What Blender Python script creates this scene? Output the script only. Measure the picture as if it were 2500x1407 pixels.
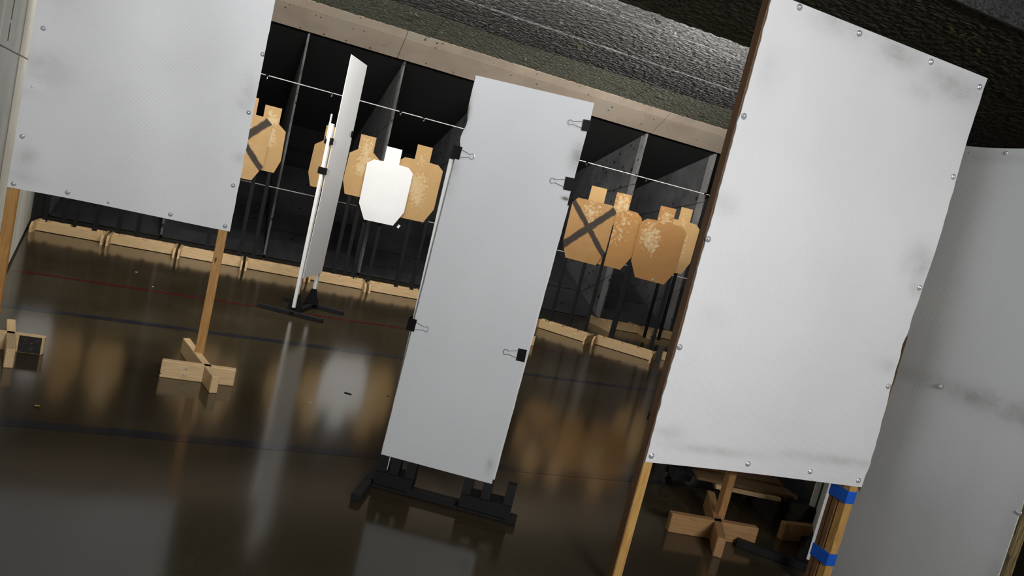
import bpy, bmesh, math, random
from mathutils import Vector, Matrix, noise
R = math.radians
for o in list(bpy.data.objects): bpy.data.objects.remove(o)
scn = bpy.context.scene
COL = scn.collection
rnd = random.Random(7)

# ------------------------------------------------------------------ camera
F_PX, ROLL, PITCH, YAW, CAM_H = 1850.0, 13.7, -6.8, 21.0, 1.30
cd = bpy.data.cameras.new('camera'); cam = bpy.data.objects.new('camera', cd); COL.objects.link(cam)
cd.sensor_width = 36.0; cd.lens = 36.0 * F_PX / 2500.0; cd.clip_start = 0.05; cd.clip_end = 100
fw = Vector((math.sin(R(YAW)) * math.cos(R(PITCH)), math.cos(R(YAW)) * math.cos(R(PITCH)), math.sin(R(PITCH))))
rt = Vector((math.cos(R(YAW)), -math.sin(R(YAW)), 0)); up = rt.cross(fw)
ix = math.cos(R(ROLL)) * rt + math.sin(R(ROLL)) * up
iy = -math.sin(R(ROLL)) * rt + math.cos(R(ROLL)) * up
cam.matrix_world = Matrix((( ix.x, iy.x, -fw.x, 0), (ix.y, iy.y, -fw.y, 0), (ix.z, iy.z, -fw.z, CAM_H), (0, 0, 0, 1)))
scn.camera = cam

# ------------------------------------------------------------------ light and exposure
scn.view_settings.view_transform = 'Standard'; scn.view_settings.look = 'None'
scn.view_settings.gamma = 1.0; scn.view_settings.use_curve_mapping = False
scn.view_settings.exposure = 0.0
w = bpy.data.worlds.new('world'); scn.world = w; w.use_nodes = True
w.node_tree.nodes['Background'].inputs[0].default_value = (0.9, 0.95, 1, 1)
w.node_tree.nodes['Background'].inputs[1].default_value = 0.02
def area(name, loc, aim, sx, sy, power, col=(1, 1, 1), spread=180):
    l = bpy.data.lights.new(name, 'AREA'); l.shape = 'RECTANGLE'; l.size = sx; l.size_y = sy
    l.energy = power; l.color = col; l.spread = R(spread)
    o = bpy.data.objects.new(name, l); COL.objects.link(o); o.location = loc
    d = (Vector(aim) - Vector(loc)).normalized(); o.rotation_euler = d.to_track_quat('-Z', 'Y').to_euler()
    return o
# downrange lamps sit behind the dark hanging baffle, front lamps near the firing line
DOWN = 58; FRONT = 40
for x, k in ((-0.6, .5), (0.55, 1.0), (2.0, .55)):
    area('downrange_lamp', (x, 4.56, 2.675), (x, 7.3, 1.55), 1.25, 0.06, DOWN * k, (1.0, 0.98, 0.95))
for x, k in ((3.4, .27), (4.8, .27)):      # the lamps over the right lanes are aimed flatter
    area('downrange_lamp', (x, 4.56, 2.675), (x, 8.5, 2.30), 1.25, 0.06, DOWN * k, (1.0, 0.97, 0.93), 70)
area('unseen_front_lamp', (0.15, 2.35, 2.59), (-0.15, 4.24, 2.0), 0.9, 0.10, FRONT * .14, (0.98, 0.985, 1.0), 125)
area('unseen_front_lamp', (0.45, 1.95, 2.59), (1.0, 2.85, 1.85), 0.7, 0.10, FRONT * .032, (0.98, 0.985, 1.0), 70)  # extra unseen lamp, added to brighten the top of the tall board
area('unseen_front_lamp', (0.95, -1.9, 2.60), (-0.6, 4.2, 1.4), 1.0, 0.15, FRONT * .56, (0.98, 0.985, 1.0), 90)
area('unseen_front_lamp', (1.42, -2.3, 2.25), (1.5, 2.9, 1.1), 1.0, 0.15, FRONT * .80, (0.99, 0.99, 1.0), 100)

# ------------------------------------------------------------------ materials
def nt(name):
    m = bpy.data.materials.new(name); m.use_nodes = True
    t = m.node_tree; b = t.nodes['Principled BSDF']
    return m, t, b
def N(t, typ, **kw):
    n = t.nodes.new(typ)
    for k, v in kw.items():
        if k == 'inp':
            for a, c in v.items(): n.inputs[a].default_value = c
        else: setattr(n, k, v)
    return n
def L(t, a, b): t.links.new(a, b)
def coords(t, scale=(1, 1, 1), kind='Object', loc=(0, 0, 0)):
    c = N(t, 'ShaderNodeTexCoord'); m = N(t, 'ShaderNodeMapping')
    m.inputs['Scale'].default_value = scale; m.inputs['Location'].default_value = loc
    L(t, c.outputs[kind], m.inputs[0]); return m.outputs[0]
def ramp(t, fac, stops):
    r = N(t, 'ShaderNodeValToRGB'); e = r.color_ramp.elements
    while len(e) > 1: e.remove(e[0])
    e[0].position = stops[0][0]; e[0].color = (*stops[0][1], 1)
    for p, c in stops[1:]:
        x = e.new(p); x.color = (*c, 1)
    L(t, fac, r.inputs[0]); return r.outputs[0]
def math_(t, op, a, b=None, c=None, clamp=False):
    n = N(t, 'ShaderNodeMath', operation=op); n.use_clamp = clamp
    for i, v in enumerate((a, b, c)):
        if v is None: continue
        if isinstance(v, (int, float)): n.inputs[i].default_value = v
        else: L(t, v, n.inputs[i])
    return n.outputs[0]
def mix(t, fac, a, b):
    n = N(t, 'ShaderNodeMix', data_type='RGBA')
    if isinstance(fac, (int, float)): n.inputs[0].default_value = fac
    else: L(t, fac, n.inputs[0])
    for i, v in ((6, a), (7, b)):
        if isinstance(v, tuple): n.inputs[i].default_value = (*v, 1)
        else: L(t, v, n.inputs[i])
    return n.outputs[2]
def noise_(t, vec, scale, detail=4, rough=0.55):
    n = N(t, 'ShaderNodeTexNoise'); n.inputs['Scale'].default_value = scale
    n.inputs['Detail'].default_value = detail; n.inputs['Roughness'].default_value = rough
    L(t, vec, n.inputs['Vector']); return n.outputs['Fac']
def bump(t, b, h, strength, dist):
    n = N(t, 'ShaderNodeBump'); n.inputs['Strength'].default_value = strength; n.inputs['Distance'].default_value = dist
    L(t, h, n.inputs['Height']); L(t, n.outputs[0], b.inputs['Normal'])
def plain(name, col, rough=0.6, metal=0.0, var=0.15, scale=25):
    m, t, b = nt(name)
    n = noise_(t, coords(t), scale)
    c = ramp(t, n, [(0.3, tuple(x * (1 - var) for x in col)), (0.7, tuple(min(1, x * (1 + var)) for x in col))])
    L(t, c, b.inputs['Base Color']); b.inputs['Roughness'].default_value = rough; b.inputs['Metallic'].default_value = metal
    return m
def wood(name, axis, light, dark, rough=0.55):
    m, t, b = nt(name)
    sc = [16, 16, 16]; sc[axis] = 1.1
    info = N(t, 'ShaderNodeObjectInfo')
    c = N(t, 'ShaderNodeTexCoord'); mp = N(t, 'ShaderNodeMapping'); mp.inputs['Scale'].default_value = sc
    L(t, c.outputs['Object'], mp.inputs[0])
    comb = N(t, 'ShaderNodeCombineXYZ'); r = math_(t, 'MULTIPLY', info.outputs['Random'], 37.0)
    for i in range(3): L(t, r, comb.inputs[i])
    L(t, comb.outputs[0], mp.inputs['Location'])
    n1 = noise_(t, mp.outputs[0], 1.6, 3)
    ring = math_(t, 'FRACT', math_(t, 'MULTIPLY', n1, 9.0))
    fine = noise_(t, mp.outputs[0], 9.0, 6, 0.7)
    f = math_(t, 'ADD', math_(t, 'MULTIPLY', ring, 0.45), math_(t, 'MULTIPLY', fine, 0.55))
    base = ramp(t, f, [(0.2, light), (0.8, dark)])
    vk = N(t, 'ShaderNodeTexVoronoi'); vk.inputs['Scale'].default_value = 1.0
    s2 = [13, 13, 13]; s2[axis] = 4.5
    m2 = N(t, 'ShaderNodeMapping'); m2.inputs['Scale'].default_value = s2
    L(t, c.outputs['Object'], m2.inputs[0]); L(t, comb.outputs[0], m2.inputs['Location']); L(t, m2.outputs[0], vk.inputs['Vector'])
    k = math_(t, 'LESS_THAN', vk.outputs['Distance'], 0.11)
    sel = N(t, 'ShaderNodeSeparateColor'); L(t, vk.outputs['Color'], sel.inputs[0])
    k = math_(t, 'MULTIPLY', k, math_(t, 'GREATER_THAN', sel.outputs[0], 0.66))
    L(t, mix(t, k, base, tuple(x * 0.22 for x in dark)), b.inputs['Base Color'])
    b.inputs['Roughness'].default_value = rough
    bump(t, b, fine, 0.25, 0.002)
    return m
PL, PD = (0.74, 0.54, 0.30), (0.58, 0.38, 0.18)
M = {}
M['pine_x'] = wood('pine lengthwise x', 0, PL, PD)
M['pine_y'] = wood('pine lengthwise y', 1, PL, PD)
M['post'] = wood('orange pine post', 2, (0.53, 0.29, 0.085), (0.36, 0.165, 0.04))
M['post_y'] = wood('yellow pine post', 2, (0.62, 0.38, 0.12), (0.42, 0.21, 0.05))
M['shaded_x'] = wood('shade-toned pine x', 0, (0.42, 0.24, 0.10), (0.28, 0.145, 0.055))  # pine darkened to paint in the shade behind the right panel
M['shaded_slat_x'] = wood('shade-browned slat', 0, (0.20, 0.11, 0.045), (0.12, 0.06, 0.025))  # slat colour browned down, shade on the dolly deck painted in
M['shaded_z'] = wood('shade-toned pine z', 2, (0.42, 0.22, 0.08), (0.28, 0.13, 0.04))  # same painted-in shade for the upright post
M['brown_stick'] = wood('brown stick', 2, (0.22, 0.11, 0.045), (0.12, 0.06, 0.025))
M['old_wood'] = wood('weathered stud', 2, (0.34, 0.24, 0.10), (0.07, 0.055, 0.035))
def overspray():
    m, t, b = nt('black overspray on pine')
    n = noise_(t, coords(t, (1, 1, 2)), 38, 6, 0.7)
    L(t, ramp(t, n, [(0.45, (0.012, 0.011, 0.010)), (0.60, (0.03, 0.022, 0.015)), (0.68, (0.40, 0.24, 0.12))]), b.inputs['Base Color']); b.inputs['Roughness'].default_value = 0.7
    return m
M['overspray'] = overspray()
M['white_wood'] = wood('white painted stick', 2, (0.78, 0.78, 0.76), (0.66, 0.66, 0.63))
M['stick'] = plain('black painted stick', (0.012, 0.012, 0.013), 0.75)
M['steel'] = plain('black powder coated steel', (0.006, 0.0062, 0.007), 0.55)
M['tubing'] = plain('dark grey tubing', (0.014, 0.014, 0.015), 0.5)
M['clip'] = plain('black clip', (0.003, 0.003, 0.0035), 0.5)
M['wire'] = plain('clip wire', (0.30, 0.30, 0.31), 0.3, 1.0)
M['screw'] = plain('zinc screw', (0.60, 0.61, 0.64), 0.3, 0.6)
M['cord'] = plain('white cord', (0.80, 0.80, 0.78), 0.7)
M['brass'] = plain('brass', (0.75, 0.55, 0.15), 0.25, 1.0)
M['chip'] = plain('pale chip', (0.75, 0.74, 0.70), 0.8)
M['bark'] = plain('dark sliver', (0.06, 0.045, 0.03), 0.8)
M['tape'] = plain('blue tape', (0.004, 0.105, 0.60), 0.5, 0, 0.08)
M['blue'] = plain('blue plastic', (0.02, 0.06, 0.5), 0.5)
M['rubber'] = plain('black rubber', (0.01, 0.01, 0.011), 0.15)
M['cart'] = plain('charcoal cart plastic', (0.022, 0.023, 0.024), 0.5)
M['scrap_w'] = plain('white torn fibre', (0.62, 0.60, 0.55), 0.9)
M['scrap_g'] = plain('olive torn fibre', (0.26, 0.27, 0.09), 0.9)
M['red_paint'] = plain('red floor paint', (0.075, 0.010, 0.011), 0.16)
M['blue_paint'] = plain('dark floor paint', (0.016, 0.017, 0.024), 0.16)
for k in ('red_paint', 'blue_paint'):
    q = M[k].node_tree.nodes['Principled BSDF'].inputs; q['Coat Weight'].default_value = 1.0; q['Coat Roughness'].default_value = 0.135; q['Coat IOR'].default_value = 1.53; q['Specular IOR Level'].default_value = 0.0

for k in ('stick', 'steel', 'clip', 'tubing', 'cart'): M[k].node_tree.nodes['Principled BSDF'].inputs['Specular IOR Level'].default_value = 0.18
def floor_mat():
    m, t, b = nt('polished concrete')
    v = coords(t)
    a = noise_(t, v, 1.4, 5); c = noise_(t, v, 38, 6, 0.7)
    f = math_(t, 'ADD', math_(t, 'MULTIPLY', a, 0.6), math_(t, 'MULTIPLY', c, 0.4))
    col = ramp(t, f, [(0.32, (0.026, 0.021, 0.012)), (0.52, (0.042, 0.035, 0.022)), (0.72, (0.068, 0.060, 0.043))])
    L(t, col, b.inputs['Base Color'])
    rr = math_(t, 'ADD', math_(t, 'MULTIPLY', noise_(t, v, 5, 4), 0.07), 0.125)
    L(t, rr, b.inputs['Roughness']); b.inputs['IOR'].default_value = 1.5
    b.inputs['Coat Weight'].default_value = 1.0; b.inputs['Coat Roughness'].default_value = 0.135; b.inputs['Coat IOR'].default_value = 1.53; b.inputs['Specular IOR Level'].default_value = 0.0
    bump(t, b, noise_(t, v, 7, 2), 0.06, 0.002)
    b.inputs['Coat Tint'].default_value = (1.0, 0.94, 0.83, 1)
    return m
M['floor'] = floor_mat()

def rough_mat(name, c0, c1, c2, olive=0.3):
    m, t, b = nt(name)
    v = coords(t, (9, 16, 16)); g = coords(t)
    a = noise_(t, v, 4.5, 8, 0.75); s = noise_(t, g, 70, 5, 0.7)
    f = math_(t, 'ADD', math_(t, 'MULTIPLY', a, 0.5), math_(t, 'MULTIPLY', s, 0.5))
    col = ramp(t, f, [(0.36, c0), (0.5, c1), (0.66, c2)])
    big = ramp(t, noise_(t, g, 3.0, 4), [(0.42, (0, 0, 0)), (0.68, (1, 1, 1))])
    sp = ramp(t, noise_(t, g, 85, 3), [(0.60, (0, 0, 0)), (0.68, (1, 1, 1))])
    fac = math_(t, 'MULTIPLY', math_(t, 'MULTIPLY', big, sp), olive)
    col = mix(t, fac, col, (0.30, 0.29, 0.12))
    L(t, col, b.inputs['Base Color']); b.inputs['Roughness'].default_value = 0.95
    b.inputs['Specular IOR Level'].default_value = 0.2
    bump(t, b, math_(t, 'ADD', f, math_(t, 'MULTIPLY', noise_(t, coords(t, (0.8, 1.6, 1.6)), 34, 9, 0.85), 1.5)), 1.0, 0.024)
    return m
M['rough'] = rough_mat('rough fibre board', (0.07, 0.068, 0.067), (0.32, 0.315, 0.31), (0.75, 0.745, 0.74), 0.35)
M['rough_olive'] = rough_mat('mossy rough fibre board', (0.04, 0.04, 0.03), (0.21, 0.21, 0.16), (0.62, 0.62, 0.48), 0.75)
M['baffle'] = rough_mat('dark baffle board', (0.12, 0.117, 0.09), (0.27, 0.265, 0.20), (0.48, 0.47, 0.38), 0.5)

def beam_mat():
    m, t, b = nt('tan painted steel beam')
    v = coords(t)
    col = ramp(t, noise_(t, v, 2.2, 5), [(0.3, (0.33, 0.27, 0.21)), (0.55, (0.42, 0.345, 0.27)), (0.75, (0.40, 0.355, 0.29))])
    vo = N(t, 'ShaderNodeTexVoronoi'); vo.inputs['Scale'].default_value = 16; L(t, coords(t, (1, 1.1, 1.1)), vo.inputs['Vector'])
    sc = N(t, 'ShaderNodeSeparateColor'); L(t, vo.outputs['Color'], sc.inputs[0])
    rad = math_(t, 'MULTIPLY', sc.outputs[1], 0.22)
    k = math_(t, 'MULTIPLY', math_(t, 'LESS_THAN', vo.outputs['Distance'], rad), math_(t, 'GREATER_THAN', sc.outputs[0], 0.42))
    L(t, mix(t, math_(t, 'MULTIPLY', k, 0.85), col, (0.03, 0.025, 0.02)), b.inputs['Base Color'])
    b.inputs['Roughness'].default_value = 0.6
    return m
M['beam'] = beam_mat()

def trap_mat(name, c0, c1, scuff):
    m, t, b = nt(name)
    v = coords(t)
    col = ramp(t, noise_(t, v, 2.3, 6, 0.65), [(0.35, c0), (0.7, c1)])
    vo = N(t, 'ShaderNodeTexVoronoi'); vo.inputs['Scale'].default_value = 11; L(t, v, vo.inputs['Vector'])
    sc = N(t, 'ShaderNodeSeparateColor'); L(t, vo.outputs['Color'], sc.inputs[0])
    k = math_(t, 'MULTIPLY', math_(t, 'LESS_THAN', vo.outputs['Distance'], math_(t, 'MULTIPLY', sc.outputs[1], 0.3)), math_(t, 'GREATER_THAN', sc.outputs[0], 0.6))
    col = mix(t, math_(t, 'MULTIPLY', k, 0.8), col, (0.004, 0.004, 0.004))
    k2 = ramp(t, noise_(t, v, 60, 3), [(0.68, (0, 0, 0)), (0.75, (1, 1, 1))])
    col = mix(t, math_(t, 'MULTIPLY', k2, scuff), col, (0.16, 0.155, 0.15))
    L(t, col, b.inputs['Base Color']); b.inputs['Roughness'].default_value = 0.75
    b.inputs['Specular IOR Level'].default_value = 0.25
    return m
M['fin'] = trap_mat('dark trap steel', (0.12, 0.12, 0.124), (0.24, 0.24, 0.244), 0.25)
M['flange'] = trap_mat('grey trap flange', (0.34, 0.34, 0.345), (0.52, 0.518, 0.51), 0.2)
M['ramp'] = trap_mat('trap ramp steel', (0.040, 0.040, 0.044), (0.062, 0.062, 0.067), 0.15)
M['soot'] = plain('sooty trap interior', (0.003, 0.003, 0.003), 0.95)
M['scraped'] = trap_mat('scraped edge', (0.05, 0.05, 0.05), (0.30, 0.29, 0.27), 0.6)

def wall_mat():
    m, t, b = nt('stained pale concrete board')
    v = coords(t); g = coords(t, (1, 1, 0.22))
    col = ramp(t, noise_(t, v, 2.0, 6), [(0.3, (0.538, 0.525, 0.435)), (0.6, (0.717, 0.71, 0.64)), (0.8, (0.794, 0.794, 0.742))])
    st = ramp(t, noise_(t, g, 34, 6, 0.7), [(0.55, (0, 0, 0)), (0.72, (1, 1, 1))])
    col = mix(t, math_(t, 'MULTIPLY', st, 0.55), col, (0.17, 0.16, 0.13))
    L(t, col, b.inputs['Base Color']); b.inputs['Roughness'].default_value = 0.8
    bump(t, b, noise_(t, v, 45, 4), 0.3, 0.004)
    return m
M['wall'] = wall_mat()
M['wall_plain'] = plain('grey block wall', (0.30, 0.30, 0.29), 0.85, 0, 0.1, 4)
M['wall_dark'] = plain('dark side wall', (0.05, 0.05, 0.05), 0.9, 0, 0.1, 4)

def panel_mat(name, col, smudges_shade=(), pitch=165.0, flute=0.16, dots=0.0, rough=0.42):
    """white fluted plastic; smudges = (x, z, rx, rz, strength) dirt and painted shade marks in the panel's own metres"""
    m, t, b = nt(name)
    c = N(t, 'ShaderNodeTexCoord'); sep = N(t, 'ShaderNodeSeparateXYZ'); L(t, c.outputs['Object'], sep.inputs[0])
    v = coords(t); st = coords(t, (1.5, 1.5, 40))
    streak = noise_(t, st, 6, 4, 0.6)
    base = ramp(t, noise_(t, v, 2.5, 5), [(0.3, tuple(x * 0.93 for x in col)), (0.7, col)])
    grime_shade = ramp(t, noise_(t, v, 9, 5, 0.6), [(0.35, (0.3, 0.3, 0.3)), (0.7, (1, 1, 1))])
    tot = None
    for (x, z, rx, rz, s) in smudges_shade:
        dx = math_(t, 'DIVIDE', math_(t, 'SUBTRACT', sep.outputs[0], x), rx)
        dz = math_(t, 'DIVIDE', math_(t, 'SUBTRACT', sep.outputs[2], z), rz)
        d = math_(t, 'ADD', math_(t, 'MULTIPLY', dx, dx), math_(t, 'MULTIPLY', dz, dz))
        g = math_(t, 'MULTIPLY', math_(t, 'EXPONENT', math_(t, 'MULTIPLY', d, -1.0)), s)
        tot = g if tot is None else math_(t, 'ADD', tot, g)
    if tot is not None:
        k = math_(t, 'MULTIPLY', tot, math_(t, 'MULTIPLY', grime_shade, math_(t, 'ADD', math_(t, 'MULTIPLY', streak, 1.1), 0.35)), clamp=True)
        base = mix(t, k, base, (0.13, 0.125, 0.10))
    if dots:
        vo = N(t, 'ShaderNodeTexVoronoi'); vo.inputs['Scale'].default_value = 9; L(t, v, vo.inputs['Vector'])
        sc = N(t, 'ShaderNodeSeparateColor'); L(t, vo.outputs['Color'], sc.inputs[0])
        kk = math_(t, 'MULTIPLY', math_(t, 'LESS_THAN', vo.outputs['Distance'], 0.03), math_(t, 'GREATER_THAN', sc.outputs[0], 0.82))
        base = mix(t, math_(t, 'MULTIPLY', kk, dots), base, (0.08, 0.08, 0.08))
    L(t, base, b.inputs['Base Color']); b.inputs['Roughness'].default_value = rough
    wv = math_(t, 'SINE', math_(t, 'MULTIPLY', sep.outputs[2], pitch * 2 * math.pi))
    h = math_(t, 'ADD', math_(t, 'MULTIPLY', wv, 0.5), math_(t, 'MULTIPLY', noise_(t, v, 14, 3), 1.0))
    bump(t, b, h, flute, 0.0012)
    return m
M['flute_edge'] = plain('fluted edge', (0.62, 0.62, 0.60), 0.6)
WH = (0.74, 0.745, 0.75)
M['sheet_left'] = panel_mat('left white fluted plastic', (0.72, 0.725, 0.735),
    [(-.93, 1.36, .10, .10, .35), (-.04, 1.46, .06, .12, .40), (-.02, 1.15, .03, .03, .5), (-.96, .93, .05, .05, .4), (-.95, .83, .08, .03, .25), (-.9, 1.72, .1, .1, .2), (-.35, 1.55, .2, .1, .06)], dots=0.7)
M['sheet_right'] = panel_mat('right white fluted plastic', (0.80, 0.80, 0.80),
    [(1.75, 2.13, .12, .05, .45), (2.05, 2.11, .15, .05, .55), (2.35, 2.07, .13, .05, .6), (2.2, 2.0, .08, .03, .25), (2.44, 1.42, .07, .07, .5), (2.46, 1.31, .04, .03, .5), (1.52, 1.44, .05, .04, .35), (1.55, .62, .06, .03, .4), (1.75, .575, .2, .018, .35), (2.3, .60, .22, .02, .45), (1.6, 1.05, .08, .05, .12), (2.44, 1.0, .05, .03, .3), (1.55, 1.9, .06, .08, .2)], dots=0.5)
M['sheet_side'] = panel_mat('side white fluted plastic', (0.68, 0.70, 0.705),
    [(-.10, .985, .35, .035, .35), (.26, .99, .25, .05, .45), (.33, .30, .03, .35, .4), (-.30, .6, .05, .5, .25), (-.2, 1.86, .2, .02, .3)], flute=0.2)  # mid-height smudges paint a shadow band into the sheet colour
M['board'] = panel_mat('smooth white board', (0.60, 0.61, 0.62), [(.050, 1.565, .016, .055, 4.0), (.05, 1.33, .03, .08, .5), (.515, 1.50, .03, .05, .8), (.508, 1.335, .014, .007, 2.0), (.47, .22, .015, .035, .5)], flute=0.03, dots=0.0, rough=0.35)
M['board_back'] = panel_mat('white backing board', (0.70, 0.70, 0.69), [], flute=0.03)

def card_mat(name, light, dark, patches, cross=False, head_only=False):
    """brown cardboard; patches = (x, z, r, density) clusters of pale repair tape"""
    m, t, b = nt(name)
    c = N(t, 'ShaderNodeTexCoord'); sep = N(t, 'ShaderNodeSeparateXYZ'); L(t, c.outputs['Object'], sep.inputs[0])
    X, Z = sep.outputs[0], sep.outputs[2]
    v = coords(t); info = N(t, 'ShaderNodeObjectInfo')
    base = ramp(t, noise_(t, v, 4, 5), [(0.3, dark), (0.7, light)])
    w4 = N(t, 'ShaderNodeTexVoronoi', voronoi_dimensions='4D'); w4.inputs['Scale'].default_value = 42
    L(t, v, w4.inputs['Vector']); L(t, math_(t, 'MULTIPLY', info.outputs['Random'], 20.0), w4.inputs['W'])
    sc = N(t, 'ShaderNodeSeparateColor'); L(t, w4.outputs['Color'], sc.inputs[0])
    tot = None
    for (x, z, r, s) in patches:
        dx = math_(t, 'DIVIDE', math_(t, 'SUBTRACT', X, x), r); dz = math_(t, 'DIVIDE', math_(t, 'SUBTRACT', Z, z), r * 1.25)
        d = math_(t, 'ADD', math_(t, 'MULTIPLY', dx, dx), math_(t, 'MULTIPLY', dz, dz))
        g = math_(t, 'MULTIPLY', math_(t, 'EXPONENT', math_(t, 'MULTIPLY', d, -1.0)), s)
        tot = g if tot is None else math_(t, 'ADD', tot, g)
    dent = math_(t, 'SUBTRACT', 0.5, w4.outputs['Distance'])
    w4n = N(t, 'ShaderNodeTexNoise', noise_dimensions='4D'); w4n.inputs['Scale'].default_value = 34; w4n.inputs['Detail'].default_value = 3
    L(t, v, w4n.inputs['Vector']); L(t, math_(t, 'MULTIPLY', info.outputs['Random'], 20.0), w4n.inputs['W'])
    kk = math_(t, 'ADD', math_(t, 'MULTIPLY', tot, 0.42), w4n.outputs['Fac'])
    mr = N(t, 'ShaderNodeMapRange'); mr.inputs[1].default_value = 0.66; mr.inputs[2].default_value = 0.76; L(t, kk, mr.inputs[0])
    k = mr.outputs[0]
    tapec = mix(t, sc.outputs[1], tuple(min(1, x * 1.15 + .03) for x in light), (0.66, 0.58, 0.36))
    col = mix(t, math_(t, 'MULTIPLY', k, 0.75), base, tapec)
    if cross:
        nz = math_(t, 'MULTIPLY', math_(t, 'SUBTRACT', noise_(t, v, 14, 3), 0.5), 0.03)
        def arm(nx, nz_, off, lim):
            d = math_(t, 'ABSOLUTE', math_(t, 'ADD', math_(t, 'SUBTRACT', math_(t, 'ADD', math_(t, 'MULTIPLY', X, nx), math_(t, 'MULTIPLY', Z, nz_)), off), nz))
            mr = N(t, 'ShaderNodeMapRange', interpolation_type='SMOOTHSTEP')
            mr.inputs[1].default_value = lim; mr.inputs[2].default_value = lim * .6; L(t, d, mr.inputs[0])
            return mr.outputs[0]
        s = 1 / math.sqrt(2)
        a1 = arm(0.724, -0.690, -0.690 * 0.355 - .005, 0.046); a2 = arm(0.730, 0.683, 0.683 * 0.355, 0.034)
        k = math_(t, 'MULTIPLY', math_(t, 'MAXIMUM', a1, a2), 0.95)
        col = mix(t, k, col, (0.016, 0.015, 0.016))
    L(t, col, b.inputs['Base Color']); b.inputs['Roughness'].default_value = 0.75
    bump(t, b, math_(t, 'ADD', math_(t, 'MULTIPLY', dent, k if not cross else 0.3), math_(t, 'MULTIPLY', noise_(t, v, 60, 3), 0.1)), 0.4, 0.004)
    return m
TL_, TD_ = (0.56, 0.355, 0.15), (0.49, 0.295, 0.115)
M['card_spread'] = card_mat('cardboard patched centre', TL_, TD_, [(0, .36, .10, 1.0), (0, .62, .06, .45), (.04, .2, .07, .5)])
M['card_small'] = card_mat('cardboard patched tall', TL_, TD_, [(0, .30, .07, 1.0), (0, .52, .07, .6), (.02, .42, .06, .4)])
M['card_left'] = card_mat('cardboard patched upper left', (0.44, 0.225, 0.070), (0.38, 0.185, 0.052), [(-.11, .45, .10, .95), (0, .66, .055, .9), (-.06, .35, .06, .6)])
M['card_high'] = card_mat('cardboard patched neck', (0.46, 0.235, 0.070), (0.40, 0.195, 0.055), [(0, .68, .07, 1.0), (.04, .46, .14, .45), (-.05, .3, .08, .3)])
M['card_plain'] = card_mat('cardboard nearly clean', TL_, TD_, [(.1, .3, .08, .25)])
M['card_cross'] = card_mat('cardboard black cross', (0.56, 0.36, 0.16), (0.48, 0.29, 0.115), [(-.02, .55, .09, .6), (0, .38, .09, .3)], cross=True)
M['card_cross_right'] = card_mat('cardboard black cross darker', (0.45, 0.255, 0.095), (0.38, 0.20, 0.065), [(-.02, .55, .09, .6), (0, .38, .09, .3)], cross=True)
M['card_white'] = plain('white card', (0.92, 0.915, 0.90), 0.6, 0, 0.02, 6)
M['card_edge'] = plain('cardboard edge', (0.34, 0.21, 0.09), 0.8)

# ------------------------------------------------------------------ helpers
def obj(name, me_or_bm, mat=None, parent=None, loc=None, rot=None):
    if isinstance(me_or_bm, bmesh.types.BMesh):
        me = bpy.data.meshes.new(name); me_or_bm.to_mesh(me); me_or_bm.free()
        for m in (mat if isinstance(mat, (list, tuple)) else [mat]): me.materials.append(m)
    else: me = me_or_bm
    o = bpy.data.objects.new(name, me); COL.objects.link(o)
    if parent: o.parent = parent
    if loc is not None: o.location = loc
    if rot is not None: o.rotation_euler = rot
    return o
def thing(name, label, cat, loc=(0, 0, 0), rz=0.0, group=None):
    o = bpy.data.objects.new(name, None); COL.objects.link(o); o.empty_display_size = 0.1
    o.location = loc; o.rotation_euler = (0, 0, rz); o['label'] = label; o['category'] = cat
    if group: o['group'] = group
    return o
def tag(o, label, cat, group=None):
    o['label'] = label; o['category'] = cat
    if group: o['group'] = group
    return o
def struct(o): o['kind'] = 'structure'; return o
def copy_tree(o, parent=None):
    c = o.copy(); COL.objects.link(c)
    if parent: c.parent = parent
    for ch in list(o.children): copy_tree(ch, c)
    return c
def add_box(bm, lo, hi, bev=0.0, mtx=None):
    vs = [bm.verts.new((x, y, z)) for x in (lo[0], hi[0]) for y in (lo[1], hi[1]) for z in (lo[2], hi[2])]
    fs = [bm.faces.new([vs[i] for i in f]) for f in ((0, 1, 3, 2), (4, 6, 7, 5), (0, 4, 5, 1), (2, 3, 7, 6), (0, 2, 6, 4), (1, 5, 7, 3))]
    if bev:
        es = list({e for f in fs for e in f.edges})
        r = bmesh.ops.bevel(bm, geom=es, offset=bev, segments=1, affect='EDGES')
        vs = list({v for f in r['faces'] for v in f.verts})
    if mtx is not None: bmesh.ops.transform(bm, matrix=mtx, verts=vs)
    return bm
def box(lo, hi, bev=0.0, mtx=None): return add_box(bmesh.new(), lo, hi, bev, mtx)
def add_prism(bm, pts, axis, a, b):
    """pts 2D outline extruded along axis from a to b"""
    def v3(p, d):
        return {0: (d, p[0], p[1]), 1: (p[0], d, p[1]), 2: (p[0], p[1], d)}[axis]
    A = [bm.verts.new(v3(p, a)) for p in pts]; B = [bm.verts.new(v3(p, b)) for p in pts]
    n = len(pts)
    bm.faces.new(A); bm.faces.new(B[::-1])
    for i in range(n): bm.faces.new((A[i], B[i], B[(i + 1) % n], A[(i + 1) % n]))
    bmesh.ops.recalc_face_normals(bm, faces=bm.faces)
    return bm
def prism(pts, axis, a, b): return add_prism(bmesh.new(), pts, axis, a, b)
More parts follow.
